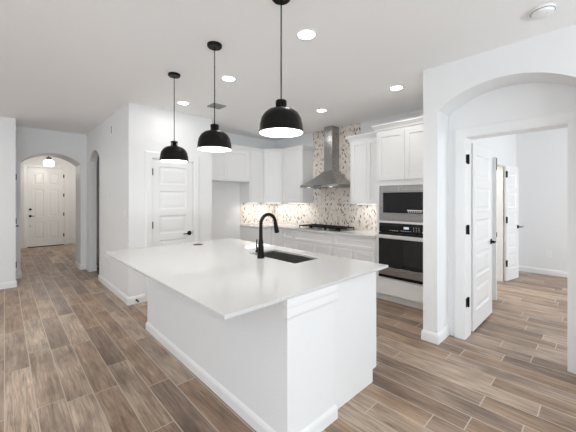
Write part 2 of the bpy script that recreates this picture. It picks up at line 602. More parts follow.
window_frame(1, frame((-3.1, -4.62, 0.15), (1, 0, 0), (0, 1, 0)), 2.2, 2.1, 'living room window behind the camera, further left')
window_frame(2, frame((0.1, -4.62, 0.15), (1, 0, 0), (0, 1, 0)), 2.2, 2.1, 'living room window behind the camera, further right')
window_frame(3, frame((-4.62, 0.7, 0.15), (0, 1, 0), (1, 0, 0)), 2.6, 2.1, 'living room window left of the camera, nearer the hall')
window_frame(4, frame((-4.62, -3.1, 0.15), (0, 1, 0), (1, 0, 0)), 2.6, 2.1, 'living room window left of the camera, further from the hall')
window_frame(5, frame((4.5, -3.12, 0.65), (1, 0, 0), (0, 1, 0)), 2.2, 1.7, 'bedroom window out of view')

# ------------------------------------------------------------------ baseboards
BB = [(0, 0), (0.015, 0), (0.015, 0.075), (0.011, 0.09), (0.006, 0.10), (0, 0.105)]


def baseboard(name, runs, label):
    mb = MB()
    for r in runs:
        mb.sweep(r, BB)
    struct(name, mb, 'trim', label, 'baseboard', weld=False)


CW = 0.10   # casing width
baseboard('baseboard_hall', [[(HX + 0.12, 6.2), (HX, 6.2), (HX, PY), (PD0 - CW + 0.004, PY)],
                             [(AC + AH, AY + AT), (AC + AH, AY), (HX, AY), (HX, 7.04), (HX + 0.12, 7.04)],
                             ], 'white baseboard along the hall wall and pantry corner')
baseboard('baseboard_arch', [[(0.139, AY), (AC - AH, AY), (AC - AH, AY + AT)]], 'white baseboard at the left foot of the hall arch')
baseboard('baseboard_foyer', [[(FD1 + CW, FY), (1.75, FY), (1.75, AY + AT + 0.02)], [(-0.6, FY), (FD0 - CW, FY)]], 'white baseboard beside the front door')
baseboard('baseboard_left', [[(LX, 6.66), (0.137, 6.66), (0.137, 6.76)]], 'white baseboard at the left edge of the picture')
baseboard('baseboard_right', [[(3.44, 1.14), (RX, 1.14), (RX, 1.28), (3.4, 1.28)][::-1]][:1], 'white baseboard around the wall end beside the ovens')
baseboard('baseboard_right_near', [[(3.44, 0.09), (RX, 0.09), (RX, NY)]], 'white baseboard right of the arched recess')
baseboard('baseboard_bedroom', [[(BO1 + CW, 1.21), (7.55, 1.21), (7.55, -3.0)]], 'white baseboard along the bedroom far wall')
baseboard('baseboard_pantry', [[(PD1 + CW, PY), (2.50, PY), (2.50, BY), (3.5, BY)]], 'white baseboard from the pantry door into the fridge alcove')


# ------------------------------------------------------------------ doors
def casing(n, T, w, h, label, cw=CW):
    """casing round an opening in local coords: x 0..w, y out of the wall"""
    mb = MB(T)
    prof = [(0.0, 0.010), (0.02, 0.016), (cw - 0.02, 0.019), (cw, 0.012)]
    for (o0, t0), (o1, t1) in zip(prof, prof[1:]):
        A = [(-o0, t0), (-o1, t1)]
        pts = []
        for o, t in ((o0, t0), (o1, t1)):
            for y in (0.0005, t):
                pts += [(-o, y, 0), (-o, y, h + o), (w + o, y, h + o), (w + o, y, 0)]
        fs = []
        for k in range(3):
            fs.append((4 + k, 5 + k, 13 + k, 12 + k))
            fs.append((k, 1 + k, 9 + k, 8 + k))
            if o0 == 0.0:
                fs.append((k, 1 + k, 5 + k, 4 + k))
            if o1 == cw:
                fs.append((8 + k, 9 + k, 13 + k, 12 + k))
        fs += [(0, 4, 12, 8), (3, 7, 15, 11)]
        mb.add(pts, fs)
    return struct('trim_%d' % n, mb, 'trim', label, 'door casing')


def jamb(n, T, w, h, d, label, t=0.018):
    """door lining: local x 0..w is the clear opening, y from 0 (front) to -d"""
    mb = MB(T)
    mb.box(-t, 0, -d, 0, 0, h + t).box(w, w + t, -d, 0, 0, h + t).box(0, w, -d, 0, h, h + t)
    return struct('trim_%d' % n, mb, 'trim', label, 'door jamb')


def lever(parent, T, x, z, direction, y=0.0, deadbolt=False):
    """black lever handle: rose, neck and lever on a face at local y"""
    h = MB(T)
    h.T = T @ Matrix.Translation((x, y, z)) @ Matrix.Rotation(-PI / 2, 4, 'X')
    h.lathe([(0, 0.0), (0.035, 0.0), (0.035, 0.006), (0.027, 0.010), (0.012, 0.012), (0.010, 0.050), (0.0, 0.052)], seg=20)
    h.T = T @ Matrix.Translation((x, y, z))
    h.tube([(0, 0.045, 0), (direction * 0.03, 0.050, 0), (direction * 0.075, 0.050, -0.002), (direction * 0.115, 0.046, -0.003)], [0.010, 0.009, 0.008, 0.007], 10)
    return h.build('door_handle', 'black', parent, smooth=True)


def hinge(parent, T, x, z, y=0.0, h=0.10, wl=0.0, name='hinge'):
    mb = MB(T)
    mb.tube([(x, y + 0.006, z - h / 2), (x, y + 0.006, z + h / 2)], 0.013, 10)
    if wl:
        mb.box(min(x, x + wl), max(x, x + wl), y - 0.002, y + 0.003, z - h / 2, z + h / 2)
    return mb.build(name, 'black', parent)


def five_panel(w, h, st=0.10):
    gap = 0.09
    z0 = 0.20
    ph = (h - z0 - st - 4 * gap) / 5
    return [(st, w - st, z0 + i * (ph + gap), z0 + i * (ph + gap) + ph) for i in range(5)]


# pantry door
T = frame((PD0 + 0.004, PY + 0.043, 0.012), (1, 0, 0), (0, -1, 0))
w, h = PD1 - PD0 - 0.008, DH - 0.016
d = MB(T).panel_slab(w, h, 0.035, five_panel(w, h), 0.009, 0.014, raised=0.05).build('door_1', 'trim')
tag(d, 'closed white five-panel pantry door behind the island', 'door', kind='structure')
for z in (0.25, 1.06, 1.83):
    hinge(d, T, -0.002, z, 0.036, wl=-0.04)
lever(d, T, w - 0.055, 0.905, -1, 0.035)
mb = MB(T)
mb.box(w - 0.001, w + 0.003, 0.01, 0.037, 0.875, 0.935)
mb.build('latch_plate', 'black', d)
casing(1, frame((PD0, PY, 0), (1, 0, 0), (0, -1, 0)), PD1 - PD0, DH, 'white casing around the pantry door')

# front door
T = frame((FD0 + 0.004, FY + 0.045, 0.02), (1, 0, 0), (0, -1, 0))
w, h = FD1 - FD0 - 0.008, FDH - 0.024
rects = []
for a0, a1 in ((0.13, w / 2 - 0.055), (w / 2 + 0.055, w - 0.13)):
    rects += [(a0, a1, 0.22, 0.74), (a0, a1, 0.90, 1.72), (a0, a1, 1.86, 2.22)]
d = MB(T).panel_slab(w, h, 0.044, rects, 0.010, 0.016, raised=0.05).build('door_2', 'trim')
tag(d, 'tall white six-panel front door at the end of the hall', 'door', kind='structure')
for z in (0.3, 0.95, 1.55, 2.15):
    hinge(d, T, w + 0.002, z, 0.045, h=0.10, wl=-0.02)
lever(d, T, 0.065, 0.92, 1, 0.044)
db = MB(T @ Matrix.Translation((0.065, 0.044, 1.12)) @ Matrix.Rotation(-PI / 2, 4, 'X'))
db.lathe([(0, 0), (0.033, 0), (0.033, 0.012), (0.026, 0.02), (0, 0.022)], seg=20)
db.build('deadbolt', 'black', d, smooth=True)
db = MB(T @ Matrix.Translation((0.065, 0.044, 0.62)) @ Matrix.Rotation(-PI / 2, 4, 'X'))
db.lathe([(0, 0), (0.012, 0), (0.012, 0.006), (0, 0.007)], seg=12)
db.build('lower_bolt', 'black', d, smooth=True)
MB(T).box(0, w, -0.02, 0.075, -0.019, -0.002).build('threshold', 'rubber', d)
casing(2, frame((FD0, FY, 0), (1, 0, 0), (0, -1, 0)), FD1 - FD0, FDH, 'white casing around the front door')

# hall closet door seen edge-on
d = MB().box(0.095, 0.13, 6.785, 7.295, 0.01, 2.03).build('door_3', 'trim')
tag(d, 'white hall door seen edge-on left of the hall arch', 'door', kind='structure')
T = frame((0.13, 6.785, 0), (0, 1, 0), (1, 0, 0))
for z in (0.32, 1.07, 1.83):
    hinge(d, T, 0.16, z, 0.006, h=0.10)
lever(d, T, 0.40, 0.97, -1, 0.0)

# bedroom door, standing open against the bedroom wall
jamb(3, frame((3.451, BD1, 0), (0, -1, 0), (-1, 0, 0)), BD1 - BD0, BDH, 0.179, 'white jamb of the bedroom door')
casing(4, frame((3.45, BD1, 0), (0, -1, 0), (-1, 0, 0)), BD1 - BD0, BDH, 'white casing around the bedroom door', cw=0.105)
leafw = 0.80
T = frame((3.662, BD1 + 0.022, 0.022), (1, 0, 0), (0, -1, 0))
d = MB(T).panel_slab(leafw, 2.03, 0.035, five_panel(leafw, 2.03, 0.11), 0.009, 0.014, raised=0.05).build('door_4', 'trim')
tag(d, 'white five-panel bedroom door standing open inside the arched recess', 'door', kind='structure')
for z in (0.375, 1.13, 1.865):
    mb = MB()
    mb.tube([(3.515, BD1 - 0.006, z - 0.05), (3.515, BD1 - 0.006, z + 0.05)], 0.013, 10)
    mb.box(3.455, 3.545, BD1 - 0.003, BD1 - 0.0005, z - 0.045, z + 0.045)
    mb.build('hinge', 'black', d)
lever(d, T, leafw - 0.06, 0.90, -1, 0.035)

# double doors off the bedroom
mb = MB()
mb.box(BO0 - 0.002, BO0 + 0.016, 1.206, 1.324, 0, BOH).box(BO1 - 0.016, BO1 + 0.002, 1.206, 1.324, 0, BOH).box(BO0 + 0.016, BO1 - 0.016, 1.206, 1.324, BOH - 0.016, BOH + 0.002)
struct('trim_5', mb, 'trim', 'white jamb of the double door opening in the bedroom', 'door jamb')
T = frame((5.085, 1.04, 0.012), (0, 1, 0), (-1, 0, 0))
d = MB(T).panel_slab(0.62, 2.03, 0.035, five_panel(0.62, 2.03), 0.009, 0.014, raised=0.05).build('door_5', 'trim')
tag(d, 'white door leaf seen edge-on just behind the open bedroom door', 'door', kind='structure')
MB(T).box(-0.004, 0.001, 0.001, 0.034, 1.85, 2.02).build('flush_bolt', 'black', d)
MB(T).box(-0.003, 0.001, 0.002, 0.033, 0.90, 0.965).build('latch_plate', 'black', d)
T2 = frame((5.085, 1.04, 0.012), (0, 1, 0), (1, 0, 0))
lever(d, T2, 0.06, 0.915, 1, 0.0)
lw = 0.49
ang = math.radians(-11)
U = (math.cos(ang), math.sin(ang), 0)
N = (math.sin(ang), -math.cos(ang), 0)
T = frame((6.375, 1.195, 0.012), U, N)
d = MB(T).panel_slab(lw, 2.02, 0.035, five_panel(lw, 2.02), 0.009, 0.014, raised=0.05).build('door_6', 'trim')
tag(d, 'white door leaf open by the bedroom far wall, farthest of the doors', 'door', kind='structure')
for z in (0.31, 1.07, 1.87):
    hinge(d, T, -0.006, z, 0.0345, h=0.11, wl=0.05)
lever(d, T, lw - 0.035, 0.93, 1, 0.035)


# ------------------------------------------------------------------ kitchen cabinets
def shaker(parent, T, a0, a1, z0, z1, name='door', rail=0.058, flat=False):
    mb = MB(T @ Matrix.Translation((a0, 0.001, z0)))
    w, h = a1 - a0, z1 - z0
    r = min(rail, h * 0.28)
    if flat:
        return MB(T).box(a0, a1, 0.001, 0.02, z0, z1).build(name, 'cabinet', parent, bevel=0.002)
    mb.panel_slab(w, h, 0.019, [(rail, w - rail, r, h - r)], 0.012, 0.003, both=False)
    return mb.build(name, 'cabinet', parent)


CROWN = [(0.0, 0.0), (0.016, 0.0), (0.018, 0.018), (0.030, 0.034), (0.050, 0.056), (0.058, 0.062), (0.058, 0.080), (0.0, 0.080)]


def cabinet(name, label, T, w, depth, z0, z1, doors=(), drawers=(), crown=None, toe=0.0, group=None, strip=False, label_cat='cabinet'):
    base = T @ Vector((w / 2, -depth / 2, 0 if toe else z0))
    root = thing(name, base, label, label_cat, group)
    MB(T).box(0.0008, w - 0.0008, -depth, 0, z0, z1).build('body', 'cabinet', root)
    if toe:
        MB(T).box(0.0008, w - 0.0008, -depth, -0.07, 0.0005, z0).build('toe_kick', 'cabinet', root)
    for r in doors:
        shaker(root, T, *r)
    for r in drawers:
        shaker(root, T, *r, name='drawer', rail=0.04)
    if crown:
        MB(T).sweep(crown, CROWN, z1 - 0.008).build('crown', 'cabinet', root)
    if strip:
        MB(T).box(0.05, w - 0.05, -0.16, -0.13, z0 - 0.012, z0 - 0.0005).build('light_strip', 'strip', root)
    return root


UB, UT = 1.37, 2.415
g1 = 0.002
WARM = (1.0, 0.995, 0.98)
# over-fridge cabinet (front at Y 4.87)
fridge_cab = cabinet('upper_cabinet', 'short white two-door cabinet above the empty fridge alcove', frame((2.505, 4.87, 0), (1, 0, 0), (0, -1, 0)), 1.048, 0.328, 1.79, UT,
                     doors=[(0.03, 0.523, 1.80, 2.385), (0.527, 1.02, 1.80, 2.385)], crown=[(1.048, 0), (0, 0)], group='white upper cabinets')
# single door upper on back wall
cabinet('upper_cabinet', 'narrow white upper cabinet between the fridge alcove and the corner', frame((3.555, 4.87, 0), (1, 0, 0), (0, -1, 0)), 0.355, 0.328, UB, UT,
        doors=[(0.03, 0.335, UB + 0.01, 2.385)], crown=[(0.355, 0), (0, 0)], group='white upper cabinets', strip=True)
# diagonal corner cabinet
root = thing('corner_upper_cabinet', (4.2, 4.9, UB), 'white diagonal upper cabinet in the kitchen corner', 'cabinet', 'white upper cabinets')
MB().prism([(3.9115, BY - 0.001), (3.9115, 4.87), (4.19, 4.5915), (KX - 0.001, 4.5915), (KX - 0.001, BY - 0.001)], 'z', UB, UT).build('body', 'cabinet', root)
dl = math.hypot(4.19 - 3.9115, 4.87 - 4.5915)
s2 = math.sqrt(0.5)
TD = frame((3.9115, 4.87, 0), (s2, -s2, 0), (-s2, -s2, 0))
shaker(root, TD, 0.025, dl - 0.025, UB + 0.01, 2.385)
MB(TD).sweep([(dl, 0), (0, 0)], CROWN, UT - 0.008).build('crown', 'cabinet', root)
MB(TD).box(0.04, dl - 0.04, -0.2, -0.17, UB - 0.012, UB - 0.0005).build('light_strip', 'strip', root)
# upper left of the hood (front at X 4.19)
cabinet('upper_cabinet', 'white upper cabinet just left of the range hood', frame((4.19, 4.59, 0), (0, -1, 0), (-1, 0, 0)), 0.585, 0.309, UB, UT,
        doors=[(0.03, 0.555, UB + 0.01, 2.385)], crown=[(0.585, -0.309), (0.585, 0), (0, 0)], group='white upper cabinets', strip=True)
# upper right of the hood
cabinet('upper_cabinet', 'white two-door upper cabinet between the range hood and the ovens', frame((4.19, 2.905, 0), (0, -1, 0), (-1, 0, 0)), 0.648, 0.309, UB, UT,
        doors=[(0.03, 0.322, UB + 0.01, 2.385), (0.326, 0.62, UB + 0.01, 2.385)], crown=[(0.586, 0), (0, 0), (0, -0.309)], group='white upper cabinets', strip=True)
# lamps under the upper cabinets
area('under_cabinet_lamp', (3.9, 5.0, UB - 0.014), (0, 0, 0), 0.7, 0.06, 1.5, WARM)
area('under_cabinet_lamp', (4.32, 4.55, UB - 0.014), (0, 0, 0), 0.06, 1.0, 2.0, WARM)
area('under_cabinet_lamp', (4.32, 2.58, UB - 0.014), (0, 0, 0), 0.06, 0.56, 1.2, WARM)

# base cabinets, cooktop run (front at X 3.90)
FX, ZB, ZC = 3.90, 0.10, 0.8725


def base_run(y0, y1, label, doors, drawers):
    return cabinet('base_cabinet', label, frame((FX, y0, 0), (0, -1, 0), (-1, 0, 0)), y0 - y1, KX - FX - 0.001, ZB, ZC, doors, drawers, toe=0.1, group='white base cabinets')


base_run(4.597, 4.25, 'white base cabinet turning the corner left of the drawer stack', [(0.02, 0.325, ZB + 0.01, 0.848)], [])
wd = 4.247 - 3.955
base_run(4.247, 3.955, 'narrow white drawer stack just left of the cooktop', [], [(0.02, wd - 0.02, ZB + 0.01, 0.36), (0.02, wd - 0.02, 0.39, 0.665), (0.02, wd - 0.02, 0.698, 0.848)])
wd = 3.952 - 3.035
base_run(3.952, 3.035, 'wide white base cabinet below the cooktop', [(0.02, wd / 2 - 0.012, ZB + 0.01, 0.665), (wd / 2 + 0.012, wd - 0.02, ZB + 0.01, 0.665)], [(0.02, wd - 0.02, 0.698, 0.848)])
wd = 3.032 - 2.257
base_run(3.032, 2.257, 'white base cabinet between the cooktop and the ovens', [(0.02, wd / 2 - 0.012, ZB + 0.01, 0.665), (wd / 2 + 0.012, wd - 0.02, ZB + 0.01, 0.665)], [(0.02, wd - 0.02, 0.698, 0.848)])
cabinet('base_cabinet', 'white base cabinet at the end of the counter beside the fridge alcove', frame((3.56, 4.60, 0), (1, 0, 0), (0, -1, 0)), 0.338, 0.598, ZB, ZC,
        doors=[(0.02, 0.318, ZB + 0.01, 0.848)], toe=0.1, group='white base cabinets')
# perimeter worktop
o = MB().prism([(3.555, BY - 0.002), (3.555, 4.565), (3.868, 4.565), (3.868, 2.256), (KX - 0.002, 2.256), (KX - 0.002, BY - 0.002)], 'z', 0.874, 0.914).build('countertop', 'quartz', bevel=0.003)
tag(o, 'L-shaped white quartz countertop carrying the cooktop along the wall', 'countertop')

# tiled backsplashes
mb = MB()
mb.box(KX - 0.010, KX - 0.0005, 2.258, BY - 0.012, 0.9145, UB - 0.0006)
mb.box(KX - 0.010, KX - 0.0005, 2.908, 4.002, UB - 0.0006, CEIL - 0.001)
tag(mb.build('tile_backsplash', 'mosaic_y'), 'leaf mosaic tile running up the wall behind the range hood and cooktop', 'backsplash')
tag(MB().box(3.56, KX - 0.0105, BY - 0.010, BY - 0.0005, 0.9145, UB - 0.001).build('tile_backsplash', 'mosaic_x'), 'leaf mosaic tile on the back wall beside the fridge alcove', 'backsplash')

# ------------------------------------------------------------------ tall oven cabinet, microwave, oven
TX, TY0, TY1 = 3.90, 2.252, 1.40
TW = TY0 - TY1
T = frame((TX, TY0, 0), (0, -1, 0), (-1, 0, 0))
dep = KX - TX - 0.001
root = thing('oven_cabinet', T @ Vector((TW / 2, -dep / 2, 0)), 'tall white cabinet tower holding the microwave and wall oven', 'cabinet')
st = 0.052
mb = MB(T)
mb.box(0.001, st, -dep, 0, 0.10, 2.43).box(TW - st, TW - 0.0, -dep, 0, 0.10, 2.43)
mb.box(st, TW - st, -dep, 0, 1.70, 2.43)
mb.box(st, TW - st, -0.58, 0, 1.640, 1.70).box(st, TW - st, -0.58, 0.018, 1.118, 1.146).box(st, TW - st, -0.58, 0, 0.10, 0.355)
mb.box(st, TW - st, -dep, -0.58, 0.10, 1.70)
mb.build('body', 'cabinet', root, weld=False)
MB(T).box(0.001, TW, -dep, -0.07, 0.0005, 0.0995).build('toe_kick', 'cabinet', root)
MB(T).box(TW + 0.0005, TW + 0.117, -dep, -0.002, 0.0005, 2.43).build('filler_panel', 'cabinet', root)
half = (TW - 2 * 0.025) / 2
shaker(root, T, 0.025, 0.025 + half - 0.002, 1.715, 2.38)
shaker(root, T, 0.025 + half + 0.002, TW - 0.025, 1.715, 2.38)
shaker(root, T, 0.025, TW - 0.025, 0.115, 0.335, name='drawer', flat=True)
MB(T).sweep([(TW + 0.116, 0), (0.001, 0), (0.001, -dep)], CROWN, 2.422).build('crown', 'cabinet', root)

# built-in microwave
z0, z1 = 1.149, 1.637
a0, a1 = st + 0.003, TW - st - 0.003
root = thing('microwave', T @ Vector((TW / 2, 0, z0)), 'built-in stainless microwave above the wall oven', 'microwave')
MB(T).box(a0 + 0.01, a1 - 0.01, -0.5, -0.001, z0 + 0.001, z1 - 0.001).build('body', 'grille', root)
mb = MB(T)
f = 0.06
mb.box(a0, a0 + f, 0.001, 0.02, z0, z1).box(a1 - f, a1, 0.001, 0.02, z0, z1)
mb.box(a0 + f, a1 - f, 0.001, 0.02, z0, z0 + 0.095).box(a0 + f, a1 - f, 0.001, 0.02, z1 - 0.08, z1)
mb.build('trim_frame', 'steel', root)
dr = MB(T).box(a0 + f + 0.002, a1 - f - 0.002, 0.002, 0.03, z0 + 0.097, z1 - 0.082).build('door', 'glass_black', root, bevel=0.003)
MB(T).box(a0 + f + 0.004, a1 - f - 0.004, 0.0305, 0.034, z1 - 0.097, z1 - 0.084).build('upper_trim', 'steel', dr)
MB(T).box(a0 + f + 0.004, a1 - f - 0.004, 0.0305, 0.034, z0 + 0.098, z0 + 0.110).build('lower_trim', 'steel', dr)
sx = a1 - f - 0.27
MB(T).box(sx, sx + 0.20, 0.0303, 0.0318, z0 + 0.143, z0 + 0.156).build('control_label', 'mark', dr)
for k in range(7):
    MB(T).box(sx + 0.012 + 0.027 * k, sx + 0.024 + 0.027 * k, 0.0303, 0.0312, z0 + 0.122, z0 + 0.136).build('control_mark', 'mark', dr)

# wall oven
z0, z1 = 0.358, 1.115
root = thing('wall_oven', T @ Vector((TW / 2, 0, z0)), 'black glass and stainless wall oven below the microwave', 'oven')
MB(T).box(a0 + 0.01, a1 - 0.01, -0.55, -0.001, z0 + 0.001, z1 - 0.001).build('body', 'grille', root)
cp = MB(T).box(a0, a1, 0.001, 0.022, 0.985, z1).build('control_panel', 'glass_black', root, bevel=0.002)
c0 = (a0 + a1) / 2 - 0.01
MB(T).box(c0, c0 + 0.07, 0.0222, 0.0232, 1.045, 1.075).build('display', 'display', cp)
marks = [(c0 - 0.20 + 0.034 * k, 0.02, 1.012, 0.006) for k in range(4)]
marks += [(c0 - 0.04 + 0.03 * k, 0.02, 1.016, 0.005) for k in range(5)]
marks += [(c0 + 0.13 + 0.035 * k, 0.008, 1.02 + 0.022 * q, 0.008) for k in range(3) for q in range(3)]
marks += [(c0 + 0.245, 0.017, 1.01, 0.016), (c0 + 0.272, 0.017, 1.01, 0.016)]
for ma, mw, mz, mh in marks:
    MB(T).box(ma, ma + mw, 0.0222, 0.023, mz, mz + mh).build('control_mark', 'mark', cp)
dr = MB(T).box(a0, a1, 0.001, 0.035, 0.505, 0.98).build('door', 'glass_black', root, bevel=0.003)
MB(T).box(c0 + 0.0, a1 - 0.07, 0.0352, 0.0362, 0.56, 0.90).build('door_window', 'grey_glass', dr)
mb = MB(T)
mb.box(a0 + 0.005, a1 - 0.005, 0.065, 0.085, 0.908, 0.958)
mb.box(a0 + 0.03, a0 + 0.06, 0.0352, 0.065, 0.928, 0.954).box(a1 - 0.06, a1 - 0.03, 0.0352, 0.065, 0.928, 0.954)
mb.build('handle', 'bright', dr, bevel=0.004)
MB(T).box(a0, a1, 0.001, 0.035, 0.395, 0.503).build('lower_panel', 'steel', root, bevel=0.002)
MB(T).box(a0, a1, 0.001, 0.040, z0, 0.393).build('vent_trim', 'black', root, bevel=0.002)

# ------------------------------------------------------------------ range hood
HC = 3.445
root = thing('range_hood', (4.25, HC, 1.66), 'stainless chimney range hood above the cooktop', 'range hood')
HB = KX - 0.0115
ch = MB().box(HB - 0.215, HB, HC - 0.093, HC + 0.093, 1.962, CEIL - 0.002)
chim = ch.build('chimney', 'steel', root, bevel=0.003)
MB().box(HB - 0.2165, HB - 0.0005, HC - 0.0945, HC + 0.0945, 2.35, 2.354).build('chimney_seam', 'grille', chim)
lev = [(0.505, 0.425, 1.70), (0.43, 0.345, 1.75), (0.35, 0.26, 1.81), (0.285, 0.18, 1.88), (0.24, 0.12, 1.945), (0.225, 0.105, 1.96)]
mb = MB()
pts, fs = [], []
for dx, hy, z in [(0.505, 0.425, 1.66)] + lev:
    pts += [(HB - dx, HC - hy, z), (HB - dx, HC + hy, z), (HB, HC + hy, z), (HB, HC - hy, z)]
n = len(lev) + 1
for i in range(n - 1):
    for k in range(4):
        fs.append((4 * i + k, 4 * i + (k + 1) % 4, 4 * i + 4 + (k + 1) % 4, 4 * i + 4 + k))
fs += [(0, 1, 2, 3), (4 * n - 4, 4 * n - 3, 4 * n - 2, 4 * n - 1)]
mb.add(pts, fs)
can = mb.build('canopy', 'steel', root, smooth=True)
mb = MB()
for k in range(5):
    mb.box(HB - 0.5075, HB - 0.5052, HC - 0.08 + 0.035 * k, HC - 0.06 + 0.035 * k, 1.672, 1.688)
mb.build('button_row', 'black', can)
for k in (-1, 1):
    MB().box(HB - 0.40, HB - 0.08, HC + 0.05 * k + (0.0 if k > 0 else -0.33), HC + 0.05 * k + (0.33 if k > 0 else 0.0), 1.652, 1.6595).build('filter', 'grille', root)
    MB().lathe([(0, 0), (0.03, 0), (0.03, 0.006), (0, 0.006)], (HB - 0.455, HC + 0.25 * k, 1.6535), 16).build('hood_lamp', 'strip', root)

# ------------------------------------------------------------------ cooktop
CY0, CY1, CX0, CX1 = 2.94, 3.90, 3.895, 4.41
ZT = 0.9145
root = thing('gas_cooktop', ((CX0 + CX1) / 2, (CY0 + CY1) / 2, ZT), 'black gas cooktop with iron grates set on the wall countertop', 'cooktop')
MB().box(CX0, CX1, CY0, CY1, ZT, ZT + 0.010).build('plate', 'sink', root, bevel=0.003)
w3 = (CY1 - CY0 - 0.03) / 3
for k in range(3):
    y0 = CY0 + 0.015 + k * w3 + 0.003
    y1 = y0 + w3 - 0.006
    x0, x1 = CX0 + 0.075, CX1 - 0.02
    mb = MB()
    t, zt = 0.015, ZT + 0.054
    for y in (y0, y1 - t):
        mb.box(x0, x1, y, y + t, zt - 0.016, zt)
    for x in (x0, x1 - t):
        mb.box(x, x + t, y0, y1, zt - 0.015, zt - 0.0005)
    ym = (y0 + y1) / 2
    mb.box(x0, x1, ym - t / 2, ym + t / 2, zt - 0.014, zt - 0.001)
    for x in ((x0 * 3 + x1) / 4, (x0 + x1) / 2, (x0 + 3 * x1) / 4):
        mb.box(x - t / 2, x + t / 2, y0, y1, zt - 0.013, zt - 0.0008)
    for x in (x0, x1 - t):
        for y in (y0, y1 - t):
            mb.box(x, x + t, y, y + t, ZT + 0.0105, zt - 0.01)
    mb.build('grate', 'iron', root, weld=False)
for bx, by, r in ((4.12, 3.12, 0.04), (4.33, 3.12, 0.034), (4.22, 3.42, 0.052), (4.12, 3.72, 0.034), (4.33, 3.72, 0.04)):
    b_ = MB().lathe([(0, 0), (r, 0), (r, 0.010), (r * 0.85, 0.014), (0, 0.014)], (bx, by, ZT + 0.0102), 20).build('burner', 'iron', root)
for k in range(5):
    MB().lathe([(0, 0), (0.018, 0), (0.016, 0.022), (0.012, 0.026), (0, 0.026)], (CX0 + 0.038, CY0 + 0.23 + 0.11 * k, ZT + 0.0102), 16).build('knob', 'steel', root, smooth=True)

# ------------------------------------------------------------------ island
IX0, IXK, IX1 = 1.155, 1.60, 2.175
IY0, IY1 = 1.222, 3.485
root = thing('kitchen_island', (1.7, 2.35, 0), 'large white kitchen island base with textured seating side', 'kitchen island')
MB().box(IX0, IXK, IY0, IY1, 0.0005, 0.8925).build('knee_wall', 'textured', root)
mb = MB()
mb.prism([(IXK + 0.0005, 0.8925), (IXK + 0.0005, 0.0005), (IX1 - 0.055, 0.0005), (IX1 - 0.055, 0.10), (IX1, 0.10), (IX1, 0.8925)], 'y', IY0 + 0.036, IY0 + 0.048)
mb.build('end_panel', 'cabinet', root)
mb = MB().prism([(IXK + 0.0005, 0.8925), (IXK + 0.0005, 0.0005), (IX1 - 0.055, 0.0005), (IX1 - 0.055, 0.10), (IX1, 0.10), (IX1, 0.8925)], 'y', IY1 - 0.048, IY1 - 0.028)
mb.build('end_panel', 'cabinet', root)
# cabinet carcass kept clear of the sink bowl
mb = MB()
mb.box(IXK + 0.0008, IX1 - 0.02, IY0 + 0.0485, 1.70, 0.10, 0.892)
mb.box(IXK + 0.0008, IX1 - 0.02, 2.47, IY1 - 0.0485, 0.10, 0.892)
mb.box(IXK + 0.0008, IX1 - 0.02, 1.70, 2.47, 0.10, 0.64)
mb.box(IX1 - 0.032, IX1 - 0.02, 1.70, 2.47, 0.64, 0.892)
mb.build('cabinet_box', 'cabinet', root, weld=False)
MB().box(IXK + 0.0008, IX1 - 0.055, IY0 + 0.0485, IY1 - 0.0485, 0.0005, 0.0995).build('toe_kick', 'cabinet', root)
TI = frame((IX1 - 0.02, IY0 + 0.05, 0), (0, 1, 0), (1, 0, 0))
L = IY1 - IY0 - 0.1
nd = 5
for k in range(nd):
    shaker(root, TI, k * L / nd + 0.003, (k + 1) * L / nd - 0.003, 0.115, 0.865)
IBB = [(0, 0.0005), (0.015, 0.0005), (0.015, 0.062), (0.011, 0.074), (0.006, 0.082), (0, 0.088)]
MB().sweep([(IXK, IY0), (IX0, IY0), (IX0, IY1), (IXK, IY1)][::-1], IBB).build('baseboard', 'trim', root)
APR = [(0, 0.765), (0.006, 0.765), (0.008, 0.775), (0.014, 0.785), (0.016, 0.80), (0.016, 0.835), (0.019, 0.845), (0.021, 0.86), (0.021, 0.8925), (0, 0.8925)]
MB().sweep([(IXK, IY0), (IX0, IY0), (IX0, IY0 + 0.022)][::-1], APR).build('moulding', 'trim', root)

# island top with sink cut-out
SX0, SX1, SY0, SY1 = 1.755, 2.095, 1.765, 2.425
CX = [0.735, SX0, SX1, 2.262]
CYs = [1.198, SY0, SY1, 3.518]
mb = MB()
z0, z1 = 0.8935, 0.914
for i in range(3):
    for j in range(3):
        if i == 1 and j == 1:
            continue
        for z in (z0, z1):
            mb.add([(CX[i], CYs[j], z), (CX[i + 1], CYs[j], z), (CX[i + 1], CYs[j + 1], z), (CX[i], CYs[j + 1], z)], [(0, 1, 2, 3)])
for i in range(3):
    for y in (CYs[0], CYs[3]) + ((SY0, SY1) if i == 1 else ()):
        mb.add([(CX[i], y, z0), (CX[i + 1], y, z0), (CX[i + 1], y, z1), (CX[i], y, z1)], [(0, 1, 2, 3)])
for j in range(3):
    for x in (CX[0], CX[3]) + ((SX0, SX1) if j == 1 else ()):
        mb.add([(x, CYs[j], z0), (x, CYs[j + 1], z0), (x, CYs[j + 1], z1), (x, CYs[j], z1)], [(0, 1, 2, 3)])
o = mb.build('island_countertop', 'quartz', bevel=0.003)
tag(o, 'large overhanging white quartz top of the kitchen island', 'countertop')

